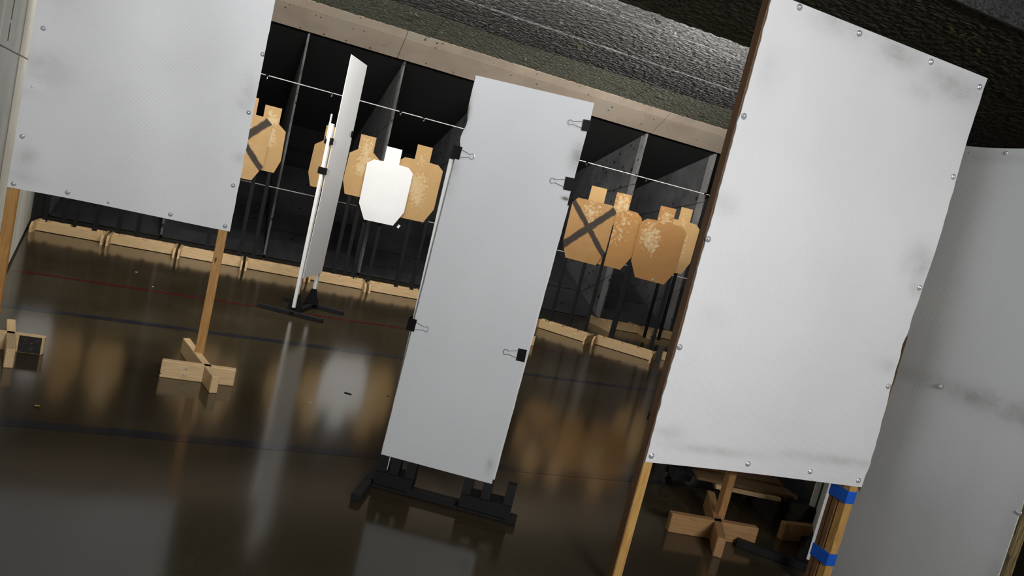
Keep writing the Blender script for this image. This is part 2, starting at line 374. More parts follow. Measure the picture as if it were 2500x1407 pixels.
def add_tube(bm, pts, r, seg=6, closed=False):
    pts = [Vector(p) for p in pts]; n = len(pts); rings = []
    for i, p in enumerate(pts):
        if closed: d = pts[(i + 1) % n] - pts[i - 1]
        else: d = pts[min(i + 1, n - 1)] - pts[max(i - 1, 0)]
        d.normalize(); a = d.orthogonal() if i == 0 else (prev - d * prev.dot(d))
        a.normalize(); prev = a; b2 = d.cross(a)
        rings.append([bm.verts.new(p + r * (math.cos(2 * math.pi * k / seg) * a + math.sin(2 * math.pi * k / seg) * b2)) for k in range(seg)])
    for i in range(n if closed else n - 1):
        A, B = rings[i], rings[(i + 1) % n]
        for k in range(seg): bm.faces.new((A[k], A[(k + 1) % seg], B[(k + 1) % seg], B[k]))
    if not closed: bm.faces.new(rings[0][::-1]); bm.faces.new(rings[-1])
    return bm
def add_lathe(bm, prof, seg=16, mtx=None):
    """prof (r, z) around z"""
    rings = []; new = []
    for r, z in prof:
        ring = [bm.verts.new((r * math.cos(2 * math.pi * k / seg), r * math.sin(2 * math.pi * k / seg), z)) for k in range(seg)]
        rings.append(ring); new += ring
    for A, B in zip(rings, rings[1:]):
        for k in range(seg): bm.faces.new((A[k], A[(k + 1) % seg], B[(k + 1) % seg], B[k]))
    bm.faces.new(rings[0][::-1]); bm.faces.new(rings[-1])
    if mtx is not None: bmesh.ops.transform(bm, matrix=mtx, verts=new)
    return bm
def sheet(x0, x1, z0, z1, th, nx, nz, bow=lambda x, z: 0.0, jl=lambda z: 0.0, jr=lambda z: 0.0, jb=lambda x: 0.0, jt=lambda x: 0.0, lean=0.0):
    """upright sheet in x-z, front at -y; slot 0 the faces, slot 1 the cut edges"""
    bm = bmesh.new(); g = []
    for s in (0, 1):
        rows = []
        for j in range(nz + 1):
            fz = j / nz; row = []
            for i in range(nx + 1):
                fx = i / nx; zb, zt = z0 + jb(fx), z1 + jt(fx)
                z = zb + (zt - zb) * fz
                a, b = x0 + jl(z), x1 + jr(z)
                x = a + (b - a) * fx
                row.append(bm.verts.new((x + lean * (z - z0), bow(fx, fz) + (th if s else 0), z)))
            rows.append(row)
        g.append(rows)
    Fr, Bk = g
    for j in range(nz):
        for i in range(nx):
            bm.faces.new((Fr[j][i], Fr[j][i + 1], Fr[j + 1][i + 1], Fr[j + 1][i])).smooth = True
            bm.faces.new((Bk[j][i + 1], Bk[j][i], Bk[j + 1][i], Bk[j + 1][i + 1])).smooth = True
    def side(a, b, c, d): bm.faces.new((a, b, c, d)).material_index = 1
    for j in range(nz):
        side(Fr[j + 1][0], Bk[j + 1][0], Bk[j][0], Fr[j][0]); side(Fr[j][nx], Bk[j][nx], Bk[j + 1][nx], Fr[j + 1][nx])
    for i in range(nx):
        side(Fr[0][i], Bk[0][i], Bk[0][i + 1], Fr[0][i + 1]); side(Fr[nz][i + 1], Bk[nz][i + 1], Bk[nz][i], Fr[nz][i])
    es = [e for e in bm.edges if len(e.link_faces) == 2 and e.link_faces[0].material_index != e.link_faces[1].material_index]
    for e in es: e.smooth = False
    return bm
def ragged(amp, freq, seed, slow=0.0):
    return lambda z: amp * noise.noise(Vector((z * freq, seed, 0))) + slow * noise.noise(Vector((z * 2.3, seed + 9, 0)))

# ------------------------------------------------------------------ setting
fl = obj('floor', box((-2.2, -2.6, -0.10), (8.2, 11.7, 0.0)), M['floor']); struct(fl)
def line(y0, y1, x0, x1, wdt, m):     # painted stripe, thin film on the floor
    bm = bmesh.new(); n = 40
    A = []
    for i in range(n + 1):
        x = x0 + (x1 - x0) * i / n; y = y0 + (y1 - y0) * i / n
        e = 0.004 * noise.noise(Vector((x * 4, y, 1))); e2 = 0.004 * noise.noise(Vector((x * 4, y, 5)))
        A.append([bm.verts.new((x, y - wdt / 2 + e, 0.0006)), bm.verts.new((x, y + wdt / 2 + e2, 0.0006))])
    for a, b in zip(A, A[1:]): bm.faces.new((a[0], b[0], b[1], a[1]))
    return obj('painted_line', bm, m, fl)
line(5.93, 6.62, -1.35, 7.9, 0.055, M['red_paint'])
line(4.96, 5.66, -1.15, 7.9, 0.075, M['blue_paint'])
line(3.22, 3.48, -0.90, 7.9, 0.075, M['blue_paint'])

# left wall: pale boards with a horizontal seam, running slightly outward downrange
WA, WB = Vector((-0.715, 2.30, 0)), Vector((-1.707, 8.06, 0))
wd = (WB - WA); wlen = wd.length; wrz = math.atan2(wd.y, wd.x)
wl = obj('wall_left', box((-0.10, 0.012, 0.035), (wlen, 0.14, 2.92)), M['wall'], loc=WA, rot=(0, 0, wrz)); struct(wl)
zs = [0.035, 1.39, 2.90]; xs = [-0.1, 1.05, 2.27, 3.49, 4.71, wlen]
for a, b in zip(xs, xs[1:]):
    for c, d in zip(zs, zs[1:]):
        obj('wall_board', box((a + .002, 0.0, c + .003), (b - .002, 0.013, d - .003), 0.002), M['wall'], wl)
for k, (x, z, h) in enumerate(((1.375, 1.66, 0.06), (1.362, 1.585, 0.055), (1.352, 1.53, 0.05), (1.342, 1.455, 0.07))):
    obj('dark_strip', box((x - .012, -0.002, z - h / 2), (x + .006, 0.001, z + h / 2)), M['bark'], wl)
w2 = obj('wall_left', box((-0.86, -2.6, 0), (-0.73, 2.28, 2.9)), M['wall']); struct(w2)
struct(obj('wall_back', box((-1.1, -2.7, 0), (8.2, -2.6, 2.9)), M['wall_plain']))
struct(obj('wall_right', box((7.95, -2.6, 0), (8.1, 11.7, 2.9)), M['wall_dark']))

# ceiling: rows of rough boards, a hanging baffle of dark boards, tan header beam
ce = obj('ceiling', box((-2.2, -2.6, 2.93), (8.2, 8.4, 3.0)), M['baffle']); struct(ce)
def tile_mesh(seed, amp, nx=72, ny=60):
    bm = bmesh.new(); G = []
    for j in range(ny + 1):
        row = []
        for i in range(nx + 1):
            x, y = i / nx, j / ny
            n = .75 * noise.fractal(Vector((x * 22, y * 40, seed * 7.3)), 0.6, 2.2, 3)
            e = min(x, 1 - x, y, 1 - y); k = 1.0
            n += 0.25 * noise.noise(Vector((x * 4, y * 3, seed)))
            jx = 0.010 * noise.noise(Vector((y * 23, seed, 2))) if i in (0, nx) else 0
            jy = 0.013 * noise.noise(Vector((x * 30, seed, 4))) if j in (0, ny) else 0
            row.append(bm.verts.new((x + jx, y + jy, -amp * n)))
        G.append(row)
    for j in range(ny):
        for i in range(nx): bm.faces.new((G[j][i], G[j + 1][i], G[j + 1][i + 1], G[j][i + 1]))
    T = {}
    rim = [(j, 0) for j in range(ny + 1)] + [(ny, i) for i in range(1, nx + 1)] + [(j, nx) for j in range(ny - 1, -1, -1)] + [(0, i) for i in range(nx - 1, 0, -1)]
    tv = [bm.verts.new((G[j][i].co.x, G[j][i].co.y, 0.055)) for j, i in rim]
    n = len(rim)
    for k in range(n):
        a, b = rim[k], rim[(k + 1) % n]
        bm.faces.new((G[a[0]][a[1]], tv[k], tv[(k + 1) % n], G[b[0]][b[1]]))
    bmesh.ops.recalc_face_normals(bm, faces=bm.faces)
    return bm
def shared(name, bm, m):
    me = bpy.data.meshes.new(name); bm.to_mesh(me); bm.free(); me.materials.append(m); return me
T_R = [shared('ceiling_board', tile_mesh(s, 0.010), M['rough']) for s in (1, 2, 3)]
T_O = [shared('ceiling_board', tile_mesh(s, 0.010), M['rough_olive']) for s in (4, 5)]
T_B = [shared('baffle_board', tile_mesh(s, 0.007), M['baffle']) for s in (6, 7, 8)]
def row(name, meshes, y0, z0, y1, z1, xoff, wdt=1.22, x_lo=-2.1, x_hi=8.0, gap=0.008):
    k = math.floor((x_lo - xoff) / wdt); x = xoff + k * wdt; i = 0
    ln = math.hypot(y1 - y0, z1 - z0); an = math.atan2(z1 - z0, y1 - y0)
    while x < x_hi:
        o = obj(name, meshes[(i * 7 + int(y0 * 10)) % len(meshes)], None, ce, (x + gap / 2, y0 + gap / 2, z0 + rnd.uniform(-.003, .003)), (an, 0, 0))
        o.scale = (wdt - gap, ln - gap, 1.0); x += wdt; i += 1
ZC = 2.85
row('ceiling_board', T_O, 7.70, ZC - .01, 8.27, 2.712, 1.60)
row('ceiling_board', T_R, 6.74, ZC - .010, 7.70, ZC - .010, 1.96)
row('ceiling_board', T_R, 5.64, ZC, 6.73, ZC, 3.70 - 1.22)
row('ceiling_board', T_R, 4.46, ZC + .006, 5.63, ZC + .006, 0.55)
for y in (-2.6, -1.55, -0.5, 0.55, 1.60): row('ceiling_board', T_R, y, ZC + .01, y + 1.04, ZC + .01, 0.3 + y)
row('baffle_board', T_B, 2.75, 2.607, 3.58, 2.607, 3.66 - 1.22)
row('baffle_board', T_B, 3.585, 2.607, 4.45, 2.607, 2.15)
obj('baffle_lip', box((-2.1, 2.725, 2.598), (8.0, 2.747, 2.66), 0.003), M['rough'], ce)
obj('baffle_face', box((-2.1, 2.728, 2.66), (8.0, 2.747, 2.92)), M['rough'], ce)
for (x, y, z, s, mk) in [(1.33, 7.78, ZC - .04, 1.1, 'w'), (1.25, 7.9, ZC - .07, .8, 'g'), (2.05, 7.2, ZC - .035, .8, 'w'), (2.1, 7.55, ZC - .035, .7, 'g'), (1.75, 7.9, ZC - .07, .5, 'g'), (1.62, 8.0, ZC - .09, .5, 'w'),
        (2.70, 6.80, ZC - .035, 1.2, 'g'), (2.78, 6.95, ZC - .035, .8, 'w'), (3.2, 6.3, ZC - .02, .7, 'w'), (3.3, 7.5, ZC - .035, .5, 'w'), (3.75, 7.95, ZC - .08, .8, 'g'),
        (4.25, 7.85, ZC - .06, 1.0, 'w'), (4.5, 7.9, ZC - .07, .8, 'g'), (4.95, 8.0, ZC - .09, .9, 'g'), (2.3, 6.3, ZC - .02, .7, 'w'), (3.6, 7.3, ZC - .035, .5, 'g'), (0.9, 7.8, ZC - .05, .6, 'g'),
        (3.15, 2.98, 2.598, 1.3, 'g'), (3.4, 3.12, 2.598, .9, 'g'), (2.0, 8.05, 2.75, .5, 'w'), (1.45, 7.95, ZC - .08, .6, 'g'), (2.95, 5.5, ZC - .005, .9, 'w'), (3.2, 4.47, 2.60, .9, 'w'), (2.25, 4.48, 2.60, .9, 'w'), (2.6, 8.0, 2.76, .6, 'w')]:
    bm = bmesh.new()
    for q in range(4):           # curled flakes of torn fibre hanging under the boards
        p = Vector((rnd.uniform(-.045, .045) * s, rnd.uniform(-.03, .03) * s, 0)); pts = []
        a = rnd.uniform(0, 6.28); wv = 0.012 * s
        for k in range(5):
            c = p + Vector((math.cos(a) * .016 * s * k, math.sin(a) * .016 * s * k, -.012 * s * math.sin(k * .9) - .004))
            nrm = Vector((-math.sin(a), math.cos(a), 0)) * wv * (1 - abs(k - 2) * .3)
            pts.append((bm.verts.new(c + nrm), bm.verts.new(c - nrm)))
        for u, v2 in zip(pts, pts[1:]): bm.faces.new((u[0], v2[0], v2[1], u[1]))
    r = bmesh.ops.solidify(bm, geom=bm.faces[:], thickness=0.003)
    obj('torn_scrap', bm, M['scrap_' + mk], ce, (x, y, z - 0.008))

tr = bpy.data.objects.new('trim_1', None); COL.objects.link(tr); tr['kind'] = 'structure'; tr.location = (0, 8.35, 2.455)
for x0, x1 in ((-2.0, 1.345), (1.351, 4.62), (4.626, 7.95)):
    obj('beam_plate', prism([(0.25, 0.0), (0.0, 0.170), (0.014, 0.185), (0.26, 0.015)], 0, x0, x1), M['beam'], tr)
    obj('beam_plate', prism([(-0.008, 0.176), (-0.09, 0.252), (-0.085, 0.27), (0.012, 0.187)], 0, x0, x1), M['beam'], tr)

# bullet trap: dividers, flanges, ramps and roof plates of one machine
tp = thing('bullet_trap', 'black steel bullet trap with upright divider plates across the far end', 'bullet trap', (0, 8.7, 0))
FX = [0.408 + 1.056 * k for k in range(-2, 8)]
for i, x in enumerate(FX):
    obj('divider_plate', box((x - .006, 0.0, 0.02), (x + .006, 2.85, 2.458)), M['fin'], tp)
    obj('flange', box((x - .014, 0.0, 0.02), (x - .0062, 0.13, 2.45), 0.001), M['flange'], tp)
    obj('front_edge', box((x - .012, -0.012, 0.02), (x + .004, -0.0005, 2.452), 0.002), M['scraped'], tp)
    if i + 1 < len(FX):
        a, b = x + .008, FX[i + 1] - .016
        obj('ramp_plate', prism([(0.02, 0.005), (2.8, 0.95), (2.8, 0.93), (0.04, 0.0)], 0, a, b), M['ramp'], tp)
        obj('roof_plate', prism([(0.0, 2.458), (2.8, 1.55), (2.8, 1.57), (0.0, 2.478)], 0, a, b), M['soot'], tp)
obj('back_plate', box((FX[0] - .02, 2.86, 0.0), (FX[-1] + .02, 2.90, 2.45)), M['soot'], tp)
struct(obj('wall_far', box((-2.2, 11.62, 0), (8.2, 11.7, 2.9)), M['wall_dark']))
struct(obj('wall_left', box((-2.2, 8.06, 0), (-1.75, 11.7, 2.9)), M['wall_dark']))

# ------------------------------------------------------------------ target stands of pine
def pine_stand(label, loc, rz, ln=0.575, foot=0.30, ext=0.0, notches=(0.1, 0.3, 0.47)):
    t = thing('pine_base', label, 'target stand', loc, rz, None)
    # two rails side by side with a slot between, the rear one standing a little proud in pieces
    obj('rail', box((0.019, 0.0, 0.004), (ln - .019, 0.019, 0.089), 0.0015), M['pine_x'], t)
    bm = box((0.019, 0.058, 0.004), (ln - .019, 0.077, 0.098), 0.0015)
    obj('rail', bm, M['pine_x'], t)
    edges = [0.03] + [n for q in notches for n in (q - .022, q + .022)] + [ln - .03]
    for a, b in zip(edges[::2], edges[1::2]):
        if b - a > .02: obj('spacer', box((a, 0.020, 0.02), (b, 0.057, 0.103), 0.001), M['pine_x'], t)
    for x in (0.0, ln - .019):
        ft = prism([(-.5 * foot, 0.0), (.5 * foot + .08, 0.0), (.5 * foot + .08, .05), (.5 * foot + .035, .089), (-.5 * foot + .045, .089), (-.5 * foot, .05)], 0, x, x + .019)
        obj('foot', ft, M['pine_y'], t)
    return t
rowy = 7.71
for i, (x, txt) in enumerate(((-1.60, 'pine base rail at the far left, beside the pale wall'), (-1.00, 'second pine base rail from the pale left wall'),
        (-0.40, 'pine base rail seen behind the orange panel post'), (0.20, 'pine base rail passing behind the narrow white board'),
        (0.80, 'pine base rail just right of the narrow white board'), (1.40, 'pine base rail touching the tall white board on its left'))):
    pine_stand(txt, (x, rowy + 0.004 * math.sin(i * 2.1), 0), R(.5 * math.sin(i * 1.7)))
d1 = math.atan2(6.90 - 7.36, 3.66 - 3.20)
pine_stand('pine base rail right of the tall white board, under the crossed target', (3.19, 7.335, 0), d1, ln=0.60, foot=.24)
pine_stand('nearest angled pine base rail, next to the big right white panel', (3.70, 6.945, 0), R(-40), ln=0.63, foot=.24)
pine_stand('pine base rail at the back right, left one with a blue scrap', (4.33, 8.12, 0), R(2), ln=0.60, foot=.5)
pine_stand('pine base rail at the back right, partly hidden by the big white panel', (4.94, 8.12, 0), R(1), ln=0.60, foot=.3)
tag(obj('plastic_scrap', box((0, 0, 0), (.06, .025, .03), .006), M['blue'], None, (4.50, 8.085, 0.0965)), 'small blue plastic scrap on the back right pine rail', 'scrap')
def block(label, loc, rz, sz):
    return tag(obj('wood_block', box((-sz[0] / 2, -sz[1] / 2, 0), (sz[0] / 2, sz[1] / 2, sz[2]), .003), M['pine_x'], None, loc, (0, 0, rz)), label, 'wood block')
block('short pine block just right of the tall white board', (2.70, 6.36, 0.001), R(-30), (.16, .038, .089))
block('pine block on the floor against the big white panel edge', (4.50, 6.66, 0.001), R(-42), (.24, .038, .089))

# ------------------------------------------------------------------ cardboard targets
METRIC = [(.079, .766), (.079, .613), (.178, .608), (.236, .560), (.232, .155), (.15, 0)]
SMALL = [(.077, .613), (.076, .463), (.150, .408), (.158, .130), (.115, 0)]
BODY = [(.105, .640), (.185, .640), (.236, .585), (.232, .155), (.165, 0)]
def outline(h): return [(x, z) for x, z in h] + [(-x, z) for x, z in reversed(h)]
def target(label, shape, m, cx, y, zb, rz=0.0, sx=1.0, sticks=(-.1, .1), foot_z=0.03, group=None, warp=0.0, stick_w=0.036, tilt=0.0, sy=None):
    if sy is None: sy = (7.739 - y) if rz == 0 else 0.008
    t = thing('cardboard_target' if m is not M['card_white'] else 'white_target', label, 'target', (cx, y, 0), rz, group)
    bm = bmesh.new(); pts = [(x * sx, z) for x, z in outline(shape)]
    add_prism(bm, pts, 1, 0.0, 0.005)
    for f in bm.faces: f.material_index = 0 if abs(f.normal.y) > .8 else 1
    f = obj('silhouette', bm, [m, M['card_edge'] if m is not M['card_white'] else m], t, (0, 0, zb), (R(warp), R(tilt), 0))
    for s in sticks:
        obj('stick', box((s - stick_w / 2, sy, foot_z), (s + stick_w / 2, sy + .019, zb + 0.45), .001), M['stick'], t)
    return t
Yb = 7.732
# left group
target('brown target with sprayed black cross, half hidden by the left panel', METRIC, M['card_cross'], -0.045, Yb - .04, 0.85, sticks=(-.12,))
target('brown sloping-shouldered target right beside the left white panel', SMALL, M['card_small'], 0.178, Yb, 0.965, sticks=(-.05, .08))
target('plain brown target behind the left panel, seen only mirrored in the floor', SMALL, M['card_small'], -0.86, Yb, 0.95, sticks=(-.08, .08))
target('brown target behind the left panel beside a white one, seen only mirrored', SMALL, M['card_plain'], -1.21, Yb, 0.90, sticks=(-.08, .08))
target('white target farthest left behind the panel, seen only mirrored in the floor', SMALL, M['card_white'], -1.47, Yb - .05, 0.76, sticks=(-.06, .08))
# centre group
target('brown target mostly covered by the narrow white board', SMALL, M['card_plain'], 0.765, Yb + .02, 0.92, sticks=(-.02, .1))
target('brown target left of the white target, its shoulder covered by it', SMALL, M['card_small'], 1.105, Yb, 0.92, sticks=(-.06, .05))
target('clean white target hung in front of two brown targets', METRIC, M['card_white'], 1.372, Yb - .05, 0.712, sticks=(-.13, .03))
target('brown target right of the white target, patched across its middle', METRIC, M['card_spread'], 1.682, Yb, 0.808, sticks=(.02, .19))
# right group, on the plane of the angled pine rails
pd = Vector((0.798, -0.603, 0)); pn = Vector((0.603, 0.798, 0)); P0 = Vector((3.187, 7.315, 0)); rzr = math.atan2(-.603, .798)
def rp(s, off=0.0): q = P0 + pd * s + pn * off; return q.x, q.y
x, y = rp(.277, .03)
t = target('brown target with a big sprayed black cross over its body', BODY, M['card_cross_right'], x, y, 0.798, rzr, sticks=(-.16, .05, .23), stick_w=.03)
hb = bmesh.new(); add_prism(hb, [(-.083, 0), (.086, .004), (.084, .20), (-.08, .20)], 1, 0.006, 0.010)
obj('head', hb, M['card_small'], t, (.003, 0, 1.39))
x, y = rp(.550, .045); target('brown target between the crossed one and the largest one', METRIC, M['card_high'], x, y, 0.818, rzr, sticks=(.235,), stick_w=.055)
x, y = rp(1.020, .025); target('largest brown target, in front at the right', METRIC, M['card_left'], x, y, 0.785, rzr, sticks=(.19,), stick_w=.034)
target('farthest right brown target, half behind the largest one', METRIC, M['card_spread'], 4.86, 7.72, 0.865, 0.0, sticks=(-.1, .1))

# ------------------------------------------------------------------ binder clips
def clip_parts(root, w=.05, wire=.0009, hl=.058, back=True, jaw=None):
    d = w * .36; J = jaw if jaw else d * .16; S = max(d * .8, J)
    b = bmesh.new(); add_prism(b, [(-d, -S), (-d, S), (d * .9, J), (d * .9, J - .0012), (-d * .9, S - .0016), (-d * .9, -S + .0016), (d * .9, -J + .0012), (d * .9, -J)], 2, -w / 2, w / 2)
    obj('clip_body', b, M['clip'], root)
    for s in ((-1, 1) if back else (-1,)):
        q = J + .003
        pts = [(d * .9, s * J, -w * .30), (d * .9 + hl * .62, s * q, -w * .13), (d * .9 + hl * .72, s * q, -w * .14), (d * .9 + hl * .80, s * q, -w * .21), (d * .9 + hl * .92, s * q, -w * .19),
               (d * .9 + hl, s * q, 0)]
        pts = pts + [(p[0], p[1], -p[2]) for p in reversed(pts[:-1])]
        bm = bmesh.new(); add_tube(bm, pts, wire, 5); obj('clip_handle', bm, M['wire'], root)
def clip(label, loc, rz=0.0, flip=False, w=.05, tilt=0.0, group=None, **k):
    r = thing('binder_clip', label, 'binder clip', loc, rz, group)
    if flip: r.rotation_euler = (0, math.pi + tilt, rz)
    else: r.rotation_euler = (0, tilt, rz)
    clip_parts(r, w, **k); return r

# ------------------------------------------------------------------ steel stands
def steel_stand(label, loc, rz, ln, feet, socks, bar0=-.02):
    t = thing('steel_stand', label, 'steel stand', loc, rz)
    obj('base_bar', box((bar0, -.020, .003), (ln, .020, .036), .003), M['tubing'], t)
    for (x, y0, y1) in feet:
        obj('foot', box((x - .020, y0, .0), (x + .020, y1, .034), .003), M['tubing'], t)
    for grp in socks:
        s = thing  # sockets: a low plate with upright prongs
        lo, hi = min(grp) - .022, max(grp) + .022
        obj('socket_plate', prism([(-.055, .036), (.055, .036), (.046, .085), (-.046, .085)], 0, lo + .004, hi - .004), M['steel'], t)
        for x in grp:
            obj('prong', prism([(-.050, .037), (.050, .037), (.017, .165), (-.017, .165)], 0, x - .019, x + .019), M['steel'], t)
    return t
mid = Vector((0.709, 2.931, 0)); mrz = R(-24.6)
steel_stand('black steel stand under the tall central white board', mid + Vector((.01, .02, 0)), mrz, .63, [(0.0, -.19, .30)], [(.045, .098, .165), (.405, .485, .58)])
def board(label, loc, rz, lo, hi, z0, z1, lean, sticks, mat, notch=None, back=None, top_l=0.0, stick_len=None, rag=.0025):
    t = thing('white_board', label, 'white board', loc, rz)
    jl = ragged(rag, 14, 3.0)
    if notch: jl2 = lambda z: ragged(rag * .6, 14, 3.0)(z) + (notch[1] * math.exp(-((z - notch[0]) / .035) ** 2) + .010 * math.exp(-((z - notch[0] + .1) / .02) ** 2))
    else: jl2 = jl
    obj('board_sheet', sheet(lo, hi, z0, z1, .004, 12, 90, lambda a, b: -.004 * math.sin(b * 3.1), jl2, ragged(rag, 12, 8.0), lean=lean), [mat, M['flute_edge']], t, (0, -.024, 0))
    if back: obj('board_sheet', sheet(back[0], back[1], z0 + .003, z1 - .40, .004, 8, 60, lambda a, b: .0, ragged(rag * .4, 10, 13.0), ragged(rag, 12, 18.0), lean=lean), [M['board_back'], M['flute_edge']], t, (0, .022, 0))
    for (x, a, b) in sticks:
        o = obj('white_stick', box((x - .019, -.012, a), (x + .019, .012, b), .001), M['white_wood'], t)
    return t
bx = mid + Vector((.01, .02, 0))
board('tall white board clipped to a steel stand, centre of the photo', bx, mrz, .028, .497, .150, 1.712, .020,
      [(.047, .04, 1.38), (.485, .04, 1.55)], M['board'], (1.53, .012), (.018, .503))
cs = [(.055, 1.41, False, 'large binder clip on the upper left edge of the tall white board'), (.033, .705, False, 'large binder clip on the lower left edge of the tall white board'),
      (.516, 1.623, True, 'smaller binder clip near the top right corner of the tall white board'), (.506, 1.393, True, 'second binder clip down the right edge of the tall white board'),
      (.488, .696, True, 'lowest binder clip on the right edge of the tall white board')]
mm = Matrix.Translation(bx) @ Matrix.Rotation(mrz, 4, 'Z')
for s, z, fl_, lab in cs:
    p = mm @ Vector((s, 0, z)); w_ = .042 if z > 1.6 else .05
    c = clip(lab, p, mrz, fl_, w_, tilt=R(2 if not fl_ else -2), hl=.056, jaw=.030)

# narrow board seen nearly edge on, with feet at both ends
nl = Vector((0.560, 5.95, 0)); nrz = math.atan2(.916, .40)
steel_stand('black steel stand under the narrow edge-on white board', nl, nrz, .50, [(.0, -.25, .27), (.47, -.27, .25)], [(.04,), (.43,)])
nb = board('narrow white board seen almost edge on, left of the white target', nl, nrz, .012, .462, .300, 2.035, .024, [(.022, .06, 1.50), (.448, .06, 1.60)], M['board_back'], None, None, rag=.004)
ns = obj('torn_strip', sheet(-.012, .012, 1.38, 1.57, .006, 3, 16, jl=ragged(.006, 30, 2), jr=ragged(.006, 30, 4)), [M['board'], M['flute_edge']], nb, (.014, .014, 0)); 
nm = Matrix.Translation(nl) @ Matrix.Rotation(nrz, 4, 'Z')
for s, z, fl_, lab in ((.022, 1.37, False, 'upper binder clip on the near edge of the narrow white board'), (.018, 1.14, False, 'lower binder clip on the near edge of the narrow white board'),
                       (.462, 1.47, True, 'binder clip on the far edge of the narrow white board')):
    c = clip(lab, nm @ Vector((s, 0, z)), nrz, fl_, .052, jaw=.030)

# third stand behind the big right panel
sl = Vector((2.612, 2.45, 0)); srz = math.atan2(.77, .63)
steel_stand('black steel stand behind the big right panel, near the taped post', sl, srz, .47, [(.0, -.06, .31)], [(.03,), (.42,)])
board('white board standing behind the big right panel beside the taped post', sl, srz, .035, .43, .09, 1.70, 0.0, [(.022, .05, 1.6), (.445, .05, 1.6)], M['board_back'])

# ------------------------------------------------------------------ big free standing panels
SCR = bmesh.new()
add_lathe(SCR, [(.0115, 0), (.0105, .0012), (.0075, .003), (.0062, .0055), (.003, .0072), (.0012, .0074)], 12, Matrix.Rotation(R(90), 4, 'X'))
SCR = shared('screw', SCR, M['screw'])
def screws(sh, pts, y):
    for x, z in pts: obj('screw', SCR, None, sh, (x, y, z), (0, rnd.uniform(0, 6), 0))
def cross_base(t, cx, cy, a, b):
    """two pine boards on edge crossing: a runs along x, b along y, given as (lo, hi, rz, dx, dy)"""
    pass
def board_on_edge(t, c, ln, rz, m='pine_x', h=.089, th=.038, off=0.0):
    o = obj('base_board', box((-ln / 2 + off, -th / 2, 0), (ln / 2 + off, th / 2, h), .003), M[m], t, (*c, 0), (0, 0, rz)); return o
# left panel
t = thing('freestanding_panel', 'large white panel at the upper left on orange pine posts', 'panel', (0, 4.24, 0))
lsh = obj('panel_sheet', sheet(-1.014, .004, .768, 2.40, .005, 40, 80, lambda a, b: .006 * math.sin(a * 9 + b * 4) * math.sin(a * 3.14) - .010 * math.exp(-((b - .3) / .02) ** 2) * math.exp(-(a / .08) ** 2), ragged(.003, 9, 1, .006), ragged(.003, 15, 5), jb=lambda f: .004 * math.sin(f * 5)), [M['sheet_left'], M['flute_edge']], t)
screws(lsh, [(-.972, 1.538), (-.979, 1.26), (-.986, 1.021), (-.99, .789), (-.761, .8), (-.578, .791), (-.292, .792), (-.025, .788), (-.024, 1.006), (-.018, 1.391), (-.006, 1.695), (-.965, 1.85), (-.006, 2.05), (-.96, 2.2)], -.001)
for x in (-.992, -.030):
    obj('post', box((x - .023, .006, .030), (x + .023, .044, 2.39), .002), M['post'], t)
obj('cross_rail', box((-1.0, .008, 2.30), (-.02, .042, 2.345), .002), M['post'], t)
board_on_edge(t, (-.014, -.205), .355, R(0)); board_on_edge(t, (-.02, -.055), .66, R(106))
for x, z in ((-.075, .06), (-.078, .025)): obj('screw', SCR, None, t, (x, -.224, z)).scale = (.55, .55, .55)
board_on_edge(t, (-.90, -.10), .335, R(1)); board_on_edge(t, (-.875, -.12), .52, R(104))
bd = obj('paint_patch', box((-.838, -.1212, .004), (-.742, -.1195, .086)), M['overspray'], t); bd['label'] = 'black overspray on the base board'
# right panel
t = thing('freestanding_panel', 'largest white panel at the right, nearest on two pine posts', 'panel', (0, 2.20, 0))
rsh = obj('panel_sheet', sheet(1.487, 2.493, .505, 2.138, .006, 40, 160, lambda a, b: .008 * math.sin(a * 7 + b * 5) * math.sin(a * 3.14) * math.sin(b * 3.14), ragged(.004, 26, 1, .012), ragged(.006, 16, 5, .016), jb=lambda f: .003 * math.sin(f * 4)), [M['sheet_right'], M['flute_edge']], t)
screws(rsh, [(1.60, 2.125), (1.866, 2.118), (2.208, 2.118), (2.467, 2.098), (1.503, 1.735), (1.495, 1.312), (1.499, .929), (1.505, .53), (1.922, .543), (2.219, .542), (2.471, .529), (2.475, .924), (2.478, 1.325), (2.474, 1.759)], -.001)
obj('post', box((1.489, .008, .0), (1.525, .047, 2.13), .002), M['post_y'], t)
obj('post_side_shade', box((1.484, .008, .0), (1.4885, .046, 2.13), .001), M['brown_stick'], t)  # thin dark strip over the post's left side, its shade painted as brown
p = obj('post', box((2.452, .008, .0), (2.489, .046, 2.12), .002), M['post_y'], t)
obj('cross_rail', box((1.53, .009, 2.07), (2.45, .040, 2.11), .002), M['post'], t); obj('cross_rail', box((1.53, .009, .515), (2.45, .026, .545), .002), M['post'], t)
obj('spare_stick', box((2.448, .050, .0), (2.484, .075, 1.2), .002), M['brown_stick'], t)
obj('spare_stick', box((2.450, .079, .0), (2.480, .10, 1.2), .002), M['brown_stick'], t)
for z in (.425, .155): obj('tape_band', box((2.4455, .0065, z), (2.4915, .1015, z + .052), .001), M['tape'], t)
board_on_edge(t, (1.506, -.36), .5, R(90)); board_on_edge(t, (2.47, -.36), .5, R(90))
